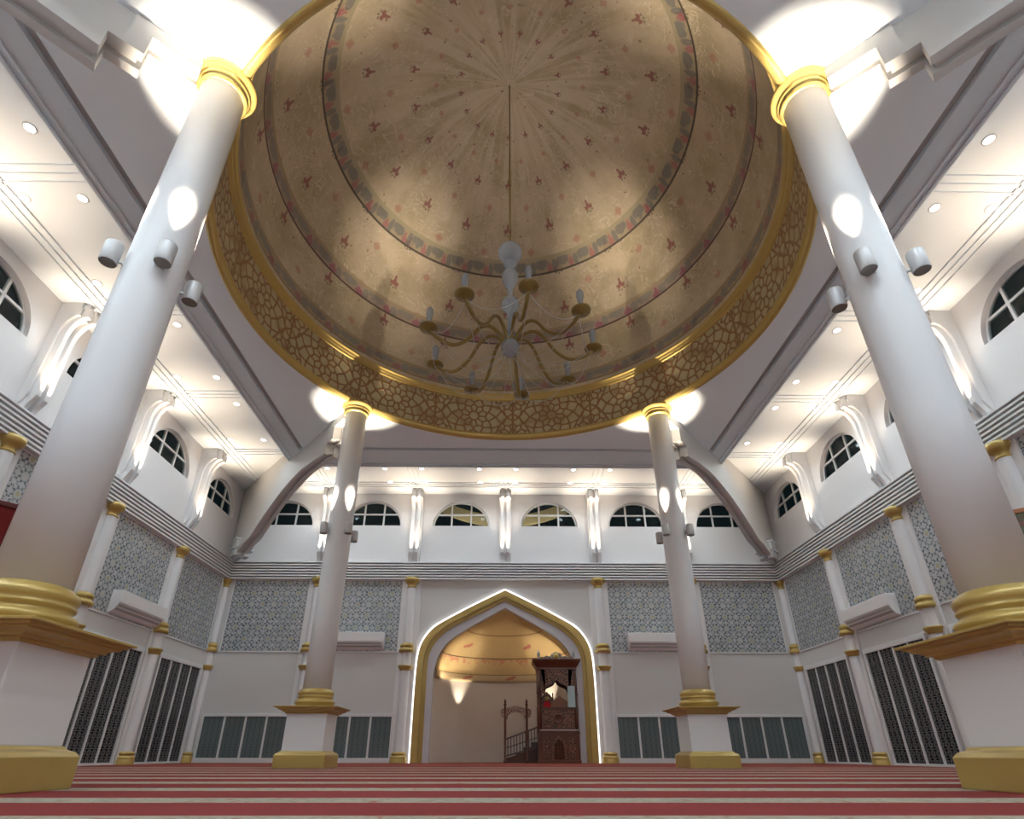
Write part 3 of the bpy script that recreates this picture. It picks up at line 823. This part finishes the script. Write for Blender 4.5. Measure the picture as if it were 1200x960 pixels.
def make_ac(hw):
    r = empty('air_conditioner')
    P = [(0,3.70),(-.235,3.70),(-.25,3.67),(-.25,3.42),(-.235,3.385),(-.19,3.30),(-.13,3.225),(-.06,3.185),(0,3.18)]
    MB().prism(P, -hw, hw, ax='x').build('casing', M_ACW, r, bevel=.006)
    Q = [(-.245,3.40),(-.262,3.42),(-.265,3.69),(-.24,3.705),(-.23,3.70),(-.24,3.42)]
    MB().prism(Q, -hw-.003, hw+.003, ax='x').build('front_cover', M_ACW, r)
    def slab(a, b, t, m, nm):
        d = Vector((b[0]-a[0], b[1]-a[1])); n = Vector((-d.y, d.x)).normalized()*t
        if n.x > 0: n = -n
        MB().prism([a, b, (b[0]+n.x,b[1]+n.y), (a[0]+n.x,a[1]+n.y)], -hw+.05, hw-.05, ax='x').build(nm, m, r)
    slab((-.235,3.385), (-.205,3.325), .006, M_GROOVE, 'air_outlet')
    slab((-.205,3.325), (-.195,3.305), .016, M_ACW, 'louvre')
    slab((-.19,3.30), (-.15,3.25), .006, M_GROOVE, 'air_outlet')
    return r
for (x, y), rz, hw, lab in (((-4.68,D),0,.84,'long white wall air conditioner on the back wall, left of the niche'), ((4.73,D),0,.79,'long white wall air conditioner on the back wall, right of the niche'),
        ((-W,5.85),RL,.97,'long white wall air conditioner high on the left wall above the lattice screens'), ((W,5.85),RR,.97,'long white wall air conditioner high on the right wall above the lattice screens')):
    a = make_ac(hw); a.location = (x, y, 0); a.rotation_euler = (0,0,rz); tag(a, lab, 'air conditioner', 'wall air conditioners')

# ------------------------------------------------------------------ downlights
d0 = None
def downlight():
    mb = MB(); mb.lathe([(.075,-.004),(.002,-.004)], 20, cap=False); mb.lathe([(.075,-.012),(.095,-.012),(.10,0)], 20, cap=False, mi=1)
    return mb.build('downlight', [M_DL, M_FRAME])
DLS = []
cnt = 0
for row, y in (('outer', 8.14), ('inner', 9.14)):
    xs = [b*BAY+q for b in range(-3, 3) for q in (.335, 2.237)]
    xs = [x for x in xs if abs(x) < (7.9 if row == 'inner' else 7.2)]
    for i, x in enumerate(xs): DLS.append((x, y, 'small round downlight over the back wall, %s row, %s from left' % ('dome-side' if row == 'outer' else 'window-side', ORD[i])))
for s, side in ((-1,'left'), (1,'right')):
    for row, d in (('outer', 2.05), ('inner', 1.07)):
        ys = [D-BAY*(b+1)+q for b in range(0, 5) for q in (2.36, .44)]
        ys = [y for y in ys if y < 7.2 and y > -5.2]
        for i, y in enumerate(ys): DLS.append((s*(W-d), y, 'small round downlight over the %s wall, %s row, %s from back' % (side, 'dome-side' if row == 'outer' else 'window-side', ORD[i])))
for x, y, lab in DLS:
    if d0 is None: d0 = downlight(); d = d0
    else: d = d0.copy(); COL.objects.link(d)
    d.location = (x, y, ZC); tag(d, lab, 'downlight', 'ceiling downlights')

# ------------------------------------------------------------------ prayer niche
arch = tag(empty('niche_surround', (0,D,0)), 'tall pointed gold arch with a glowing white edge around the prayer niche', 'arch')
MB().band(full(LED), full(OUT), -.07, -.01).build('light_strip', M_LED, arch)
MB().band(full(OUT), full([((a[0]*.45+b[0]*.55), (a[1]*.45+b[1]*.55)) for a, b in zip(OUT, INN)]), -.11, 0).build('gold_frame', M_GOLD, arch)
st = [[((a[0]*(1-t)+b[0]*t), (a[1]*(1-t)+b[1]*t)) for a, b in zip(OUT, INN)] for t in (.55,.70,.85,1.0)]
mb = MB()
for i in range(3): mb.band(full(st[i]), full([(a[0]*.35+b[0]*.65, a[1]*.35+b[1]*.65) for a, b in zip(st[i], st[i+1])]), -.095+.02*i, .0); mb.band(full([(a[0]*.35+b[0]*.65, a[1]*.35+b[1]*.65) for a, b in zip(st[i], st[i+1])]), full(st[i+1]), -.03, .0)
mb.build('gold_steps', M_GOLD, arch)
MB().band(full(INN), full(GRY), -.015, .22).build('grey_reveal', plain('grey_reveal_paint', (.55,.54,.58), .5), arch)
# apse wall (structure) and pointed vault
ND = 1.75
def ap(w, t): return (w*cos(t), ND*(w/2.25)**.6*sin(t) if w > 0 else 0)
mb = MB(); N = 40
ring = [[(2.25*cos(pi*i/N), .20+ND*sin(pi*i/N), z) for i in range(N+1)] for z in (0, 2.69)]
for i in range(N): mb.face([ring[0][i], ring[0][i+1], ring[1][i+1], ring[1][i]], smooth=True)
bmesh.ops.remove_doubles(mb.bm, verts=mb.bm.verts[:], dist=1e-4)
o = mb.build('wall_niche', plain('cream_niche_paint', (.66,.61,.55), .5, var=.03)); o.location = (0,D,0); setk(o)
def gw(z):
    for (xa, za), (xb, zb) in zip(GRY, GRY[1:]):
        if za <= z <= zb: return xa+(xb-xa)*(z-za)/max(1e-6, zb-za)
    return 0.0
mb = MB(); rows = []
zs = [2.42,2.42,2.50,2.62,2.64,2.70] + [2.70+(4.53-2.70)*i/26 for i in range(1, 27)]
for k, z in enumerate(zs):
    w = gw(z); f = w/2.25; ins = [0,.07,.07,.05,.03,.02][k] if k < 6 else .015
    rows.append([((w-ins if w > .05 else w)*cos(pi*i/N), .20+(ND*f**.8-ins if f > .05 else 0)*sin(pi*i/N), z) for i in range(N+1)])
for a, b in zip(rows, rows[1:]):
    for i in range(N): mb.face([a[i], a[i+1], b[i+1], b[i]], smooth=True)
bmesh.ops.remove_doubles(mb.bm, verts=mb.bm.verts[:], dist=1e-4)
v = mb.build('niche_vault', M_VAULT); v.location = (0,D,0)
tag(v, 'gold painted pointed half-dome with red sprigs inside the prayer niche', 'vault')

# ------------------------------------------------------------------ carved wooden pulpit
TX0, TX1, TY0, TY1 = -.61, .61, 0, .62
pu = tag(empty('pulpit', (1.60, 9.92, 0)), 'carved dark wooden pulpit tower with stair gate on the right in the niche', 'pulpit')
mb = MB(); mb.box(TX0-.02,TX1+.02,TY0-.02,TY1,0,.07).box(TX0,TX1,TY0,TY1,.07,.80).box(TX0-.02,TX1+.02,TY0-.03,TY1,.78,.83)
mb.build('cabinet_base', M_WOOD, pu, bevel=.006)
MB().box(-.47,-.29,-.022,.0,.14,.68).box(.29,.47,-.022,0,.14,.68).build('carved_inset', M_CARVE, pu)
P = [(-.15,.10),(.15,.10),(.15,.42),(.11,.52),(0,.63),(-.11,.52),(-.15,.42)]
MB().prism(P, -.024, -.004).build('arched_grille', M_LATW, pu)
O2 = [(-.21,.08),(-.21,.44),(-.15,.58),(0,.73),(.15,.58),(.21,.44),(.21,.08)]; I2 = [(-.155,.08),(-.155,.42),(-.115,.53),(0,.645),(.115,.53),(.155,.42),(.155,.08)]
MB().band(O2, I2, -.03, -.002).build('grille_surround', M_CARVE, pu)
MB().box(TX0+.03,TX1-.03,-.035,-.005,.86,.885).build('pale_bead', plain('pale_bead', (.6,.55,.52), .3), pu)
MB().box(TX0+.12,TX1-.12,.0,.035,.93,1.43).build('balcony_panel', M_CARVE, pu)
mb = MB(); mb.lathe([(.0,0),(.15,0),(.15,.02),(.11,.03),(.10,.02),(0,.02)], 32, cap=False)
bmesh.ops.rotate(mb.bm, verts=mb.bm.verts[:], cent=(0,0,0), matrix=Matrix.Rotation(pi/2, 3, 'X')); bmesh.ops.translate(mb.bm, verts=mb.bm.verts[:], vec=(0,0,1.18))
mb.build('rosette', M_WOOD, pu)
mb = MB(); mb.box(TX0+.10,TX1-.10,-.01,.05,.83,.93).box(TX0+.10,TX1-.10,-.02,.06,1.43,1.50).build('balcony_rail', M_WOOD, pu, bevel=.004)
MB().box(TX0+.10,TX1-.10,.05,TY1,.80,.86).build('platform', M_WOODD, pu)
for sx in (-1, 1):
    for yy in (.06, TY1-.06):
        prof = [(.055,.83),(.055,1.55),(.05,1.56),(.035,1.60)]
        for q in range(5): prof += [(.05,1.63+.055*q),(.034,1.655+.055*q)]
        prof += [(.055,1.92),(.055,2.62)]
        MB().lathe(prof, 12, c=(sx*(TX1-.06), yy, 0)).build('corner_post', M_WOOD, pu)
def cusp(n=9):
    pts = [(.36,1.88),(.36,1.98),(.33,2.06),(.29,2.10),(.22,2.13),(.13,2.17),(.06,2.21),(0,2.30)]
    return pts + [(-x,z) for x, z in pts[::-1][1:]]
low = cusp(); upp = [(x*1.35, 2.58) for x, z in low]; upp[0] = (.50,2.58); upp[-1] = (-.50,2.58)
MB().band(low, upp, 0.0, .04).build('cusped_screen', M_CARVE, pu)
MB().box(.36,.50,0,.04,1.88,2.58).box(-.50,-.36,0,.04,1.88,2.58).build('screen_side', M_CARVE, pu)
MB().band([(x,z-.03) for x,z in low], [(x*1.3,2.58) for x,z in low], TY1-.06, TY1-.02).build('rear_cusped_screen', M_WOODD, pu)
mb = MB()
for sx in (-1, 1): mb.box(*sorted((sx*.48, sx*.63)), -.015, .01, 1.84, 1.87); mb.box(*sorted((sx*.50, sx*.60)), .02, .55, 2.0, 2.58)
mb.build('side_screen', M_WOODD, pu)
mb = MB()
hx = [(.62,2.58),(.62,2.64),(.64,2.66),(.66,2.70),(.70,2.76),(.74,2.82),(.75,2.86),(.75,2.88)]
rings = [mb.verts([(-h,-(h-.60),z),(h,-(h-.60),z),(h,TY1+(h-.62),z),(-h,TY1+(h-.62),z)]) for h, z in hx]
for a, b in zip(rings, rings[1:]):
    for i in range(4): mb.bm.faces.new([a[i],a[(i+1)%4],b[(i+1)%4],b[i]])
mb.bm.faces.new(rings[0][::-1]); mb.bm.faces.new(rings[-1]); mb.build('cornice', M_WOOD, pu)
crest = [(-.52,2.88),(-.50,2.96),(-.40,2.93),(-.30,3.00),(-.20,2.96),(-.13,3.06),(0,3.11),(.13,3.06),(.20,2.96),(.30,3.00),(.40,2.93),(.50,2.96),(.52,2.88)]
MB().prism(crest, -.02, .02).build('crest', M_SILVER, pu)
mb = MB(); mb.lathe([(.002,0),(.09,0),(.09,.02),(.002,.02)], 20, cap=False)
bmesh.ops.rotate(mb.bm, verts=mb.bm.verts[:], cent=(0,0,0), matrix=Matrix.Rotation(pi/2, 3, 'X')); bmesh.ops.translate(mb.bm, verts=mb.bm.verts[:], vec=(0,-.015,2.98))
mb.build('gold_medallion', M_GOLDB, pu)
for sx in (-1, 1): MB().lathe([(.05,2.88),(.035,2.91),(.02,2.93),(.045,2.99),(.05,3.04),(.03,3.10),(.004,3.17)], 14, c=(sx*.55,0,0)).build('finial', plain('dull_silver', (.35,.36,.37), .35, .6), pu)
# stair gate and flight on the left of the tower
for gx in (-1.585, -.925):
    MB().lathe([(.05,0),(.05,.06),(.036,.08),(.036,1.58),(.05,1.60),(.03,1.64),(.042,1.69),(.004,1.78)], 14, c=(gx,.42,0)).build('gate_post', M_WOOD, pu)
ga = [(-1.72,1.36),(-1.70,1.26),(-1.63,1.22),(-1.58,1.15),(-1.52,1.18),(-1.50,1.28),(-1.40,1.36),(-1.255,1.39),(-1.11,1.36),(-1.01,1.28),(-.99,1.18),(-.93,1.15),(-.88,1.22),(-.81,1.26),(-.79,1.36)]
gb = [(-1.73,1.40),(-1.72,1.45),(-1.66,1.49),(-1.60,1.47),(-1.54,1.50),(-1.48,1.52),(-1.38,1.54),(-1.255,1.56),(-1.13,1.54),(-1.03,1.52),(-.97,1.50),(-.91,1.47),(-.85,1.49),(-.79,1.45),(-.78,1.40)]
MB().band(ga, gb, .40, .44).build('gate_arch', M_CARVEL, pu)
for n_, (x0, z0) in enumerate([(-1.50,.14),(-1.26,.28),(-1.02,.42),(-.80,.56)]):
    MB().box(x0, -.58, .58, 1.05, 0 if n_ == 0 else z0-.14, z0).build('step', M_WOODD, pu)
mb = MB(); 
def rail(za, zb, w, y=.54): mb.prism([(-1.55,za),(-.60,zb),(-.60,zb+w),(-1.55,za+w)], y-.02, y+.02)
rail(.62,.94,.05); rail(.16,.40,.05); rail(.39,.67,.03)
for i in range(11):
    x = -1.50+.09*i; t = (x+1.55)/.95; mb.box(x-.016,x+.016,.53,.55,.18+.24*t,.64+.32*t)
mb.build('balustrade', plain('grey_brown_spindles', (.10,.085,.08), .4), pu)
MB().prism([(-1.57,0),(-.60,0),(-.60,.38),(-1.57,.13)], .56, .58).build('stair_side', M_WOODD, pu)

# things inside the pulpit
ck = tag(empty('pulpit_chair', (1.30, 10.22, .86)), 'small dark carved chair back with gold disc inside the pulpit', 'chair')
MB().prism([(-.17,.0),(.17,.0),(.17,.92),(.12,1.0),(0,1.10),(-.12,1.0),(-.17,.92)], 0, .05).build('backrest', M_CARVE, ck)
MB().sphere((0,-.01,.90), .075, 1, 16, 10).build('gold_disc', M_GOLDB, ck)
for sx in (-1, 1): MB().lathe([(.022,0),(.022,1.0),(.03,1.02),(.004,1.08)], 10, c=(sx*.18,.02,0)).build('post', M_WOODD, ck)
MB().prism([(-.11,.48),(.11,.48),(.11,.74),(.07,.82),(0,.86),(-.07,.82),(-.11,.74)], -.03, .0).build('red_back_pad', M_REDC, ck)
lc = tag(empty('lectern', (1.66, 10.02, .86)), 'small brown gabled wooden lectern top inside the pulpit beside the red pad', 'lectern')
MB().prism([(-.24,.62),(.24,.62),(.24,.80),(0,.97),(-.24,.80)], 0, .05).build('book_board', plain('light_brown_wood', (.20,.075,.038), .35), lc)
MB().box(-.26,.26,-.02,.08,.59,.63).build('ledge', M_WOOD, lc); MB().box(-.04,.04,.02,.08,0,.6).build('stand', M_WOODD, lc)
gl = tag(MB().box(-.11,.11,0,.02,0,.60).build('glass_plate', M_BLUEGLASS), 'pale blue upright glass plate at the right side of the pulpit', 'glass plate')
gl.location = (2.02, 9.885, 1.50)

# ------------------------------------------------------------------ standing partitions behind the close columns
def partition(name, loc, rz, w, h, cloth, frame, lab):
    r = empty(name, loc, rz)
    MB().box(.05,w-.05,-.015,.015,.12,h-.05).build('panel', cloth, r)
    mb = MB(); mb.box(0,.05,-.03,.03,.05,h).box(w-.05,w,-.03,.03,.05,h).box(.05,w-.05,-.03,.03,h-.05,h).box(.05,w-.05,-.03,.03,.05,.12); mb.build('frame', frame, r, bevel=.005)
    for x in (.12, w-.12): MB().box(x-.03,x+.03,-.25,.25,0,.05).build('foot', frame, r)
    tag(r, lab, 'partition')
a = math.atan2(-.77, -.64)
partition('partition_screen', (-4.72,-2.67,0), a, 1.9, 2.47, M_RED, plain('dark_red_frame', (.11,.014,.012), .5), 'dark red cloth standing panel behind the close column at the left edge')
partition('partition_screen', (5.16,-2.05,0), math.atan2(-.63,.78), 2.0, 2.72, M_PATT, M_ORANGE, 'green and brown patterned standing panel in an orange wood frame at the right edge')

# gilded ring of an outdoor canopy glimpsed through the two middle back windows
mb = MB(); R_ = 5.2; A = []; B = []
for i in range(41):
    t = -pi/2 + (i-20)/20*rad(52)
    A.append((R_*cos(t), 13.05+R_*sin(t))); B.append(((R_-.42)*cos(t), 13.05+(R_-.42)*sin(t)))
mb.band(A, B, 0, .15); cr = mb.build('canopy_ring', plain('beige_canopy', (.55,.42,.22), .6)); cr.location = (0, D+1.1, 0)
tag(cr, 'curved beige band outside seen through the two middle back windows', 'canopy ring')

# ------------------------------------------------------------------ lights
def lamp(kind, name, loc, power, col, **kw):
    l = bpy.data.lights.new(name, kind); l.energy = power; l.color = col
    for k_, v_ in kw.items(): setattr(l, k_, v_)
    o = bpy.data.objects.new(name, l); COL.objects.link(o); o.location = loc; return o
def aim(o, d): o.rotation_euler = Vector(d).to_track_quat('-Z', 'Y').to_euler()
WARM = (1, .86, .67)
P_FLOOD, P_UP, P_DOWN, P_NICHE, P_DOMEFILL = 1350, 42, 38, 190, 32
P_SIDE = 130
for k in CKEY:
    for j in range(4):
        a = rad(45+90*j)
        o = lamp('SPOT', 'column_uplight', (k[0]*CX+.39*cos(a), k[1]*CX+.39*sin(a), 4.97), P_FLOOD, WARM, spot_size=rad(35), spot_blend=1.0, shadow_soft_size=.03)
        aim(o, (-.035*cos(a),-.035*sin(a),1))
FRONT = [((k_*BAY,F,0), pi) for k_ in range(-2, 3)] + [((-W,D-BAY*5,0),RL), ((W,D-BAY*5,0),RR)]    # unseen uplights added out of view to brighten the hall
for loc, rz in UPL+FRONT:
    for sx in (-.09, .09):
        o = lamp('SPOT', 'bracket_uplight', (loc[0]+cos(rz)*sx+sin(rz)*.40, loc[1]+sin(rz)*sx-cos(rz)*.40, 6.32), P_UP, WARM, spot_size=rad(58), spot_blend=.8, shadow_soft_size=.02)
        aim(o, (-.06*sin(rz), .06*cos(rz), 1))
    for sx in (-.31, .31):
        o = lamp('SPOT', 'bracket_side_uplight', (loc[0]+cos(rz)*sx+sin(rz)*.34, loc[1]+sin(rz)*sx-cos(rz)*.34, 6.28), P_SIDE, (1,.78,.54), spot_size=rad(80), spot_blend=1.0, shadow_soft_size=.02)
        aim(o, (.30*sin(rz), -.30*cos(rz), 1))
FRONT_DOWNFILL = [(b*BAY+q, y, '') for b in range(-3, 3) for q in (.335, 2.237) for y in (F+1.0, F+2.0)]  # unseen downlights added near the camera, stronger, to brighten the close columns
for x, y, lab in DLS+FRONT_DOWNFILL:
    o = lamp('SPOT', 'downlight_beam', (x, y, ZC-.03), P_DOWN*(4 if not lab else 1), (.72,.90,1), spot_size=rad(150), spot_blend=.8, shadow_soft_size=.07); aim(o, (0,0,-1))
for k in range(12):      # unseen fill spots added at the dome foot to brighten its inside
    a = rad(30*k+15); o = lamp('SPOT', 'dome_fill_spot', (4.95*cos(a), 4.95*sin(a), 9.80), P_DOMEFILL, (1,.97,.92), spot_size=rad(110), spot_blend=1.0, shadow_soft_size=.15)
    aim(o, (-7.0*cos(a), -7.0*sin(a), 2.8))
for sx in (-1, 1):
    o = lamp('SPOT', 'niche_uplight', (sx*1.40, D+1.30, 1.20), P_NICHE, WARM, spot_size=rad(44), spot_blend=.8, shadow_soft_size=.015); aim(o, (sx*.02,.04,1))
    o = lamp('SPOT', 'vault_fill_spot', (sx*1.92, D+.42, 2.30), 85, WARM, spot_size=rad(105), spot_blend=1.0, shadow_soft_size=.03); aim(o, (-sx*.45,.9,1.15))  # second spot of each pair is added, unseen, to brighten the vault
for sx in (-1, 1): lamp('POINT', 'canopy_fill', (sx*1.5, D+.45, 6.9), 60, (1,.9,.75), shadow_soft_size=.1)  # unseen lamps added outdoors so the beige band shows

# ------------------------------------------------------------------ world, camera, view
w = bpy.data.worlds.new('night'); S.world = w; w.use_nodes = True
w.node_tree.nodes['Background'].inputs[0].default_value = (.004,.007,.008,1); w.node_tree.nodes['Background'].inputs[1].default_value = 1
cd = bpy.data.cameras.new('camera'); cam = bpy.data.objects.new('camera', cd); COL.objects.link(cam)
f, pitch, yaw, roll = 653.15, rad(26.857), rad(-.668), rad(.049)
cd.sensor_fit = 'HORIZONTAL'; cd.sensor_width = 36; cd.lens = 36*f/1200
cd.shift_x = (600-593.84)/1200; cd.shift_y = (553.26-480)/1200
cd.clip_start = .05; cd.clip_end = 200
cam.location = (-.1602, -8.257, .235)
fw = Vector((sin(-yaw)*-1*-1, cos(yaw), 0))
cyw, syw = cos(yaw), sin(yaw)
right = Vector((cyw, syw, 0)); fwd = Vector((-syw, cyw, 0))
vz = fwd*cos(pitch) + Vector((0,0,1))*sin(pitch); vy = -fwd*sin(pitch) + Vector((0,0,1))*cos(pitch)
cr_, sr_ = cos(roll), sin(roll)
X = right*cr_ + vy*sr_; Y = -right*sr_ + vy*cr_
cam.matrix_world = Matrix(((X.x,Y.x,-vz.x,cam.location.x),(X.y,Y.y,-vz.y,cam.location.y),(X.z,Y.z,-vz.z,cam.location.z),(0,0,0,1)))
S.camera = cam
vs = S.view_settings; S.display_settings.display_device = 'sRGB'
vs.view_transform = 'Standard'; vs.look = 'None'; vs.exposure = 0.48; vs.gamma = 1; vs.use_curve_mapping = False
S.cycles.use_denoising = True; S.cycles.max_bounces = 8; S.cycles.diffuse_bounces = 5; S.cycles.sample_clamp_indirect = 6
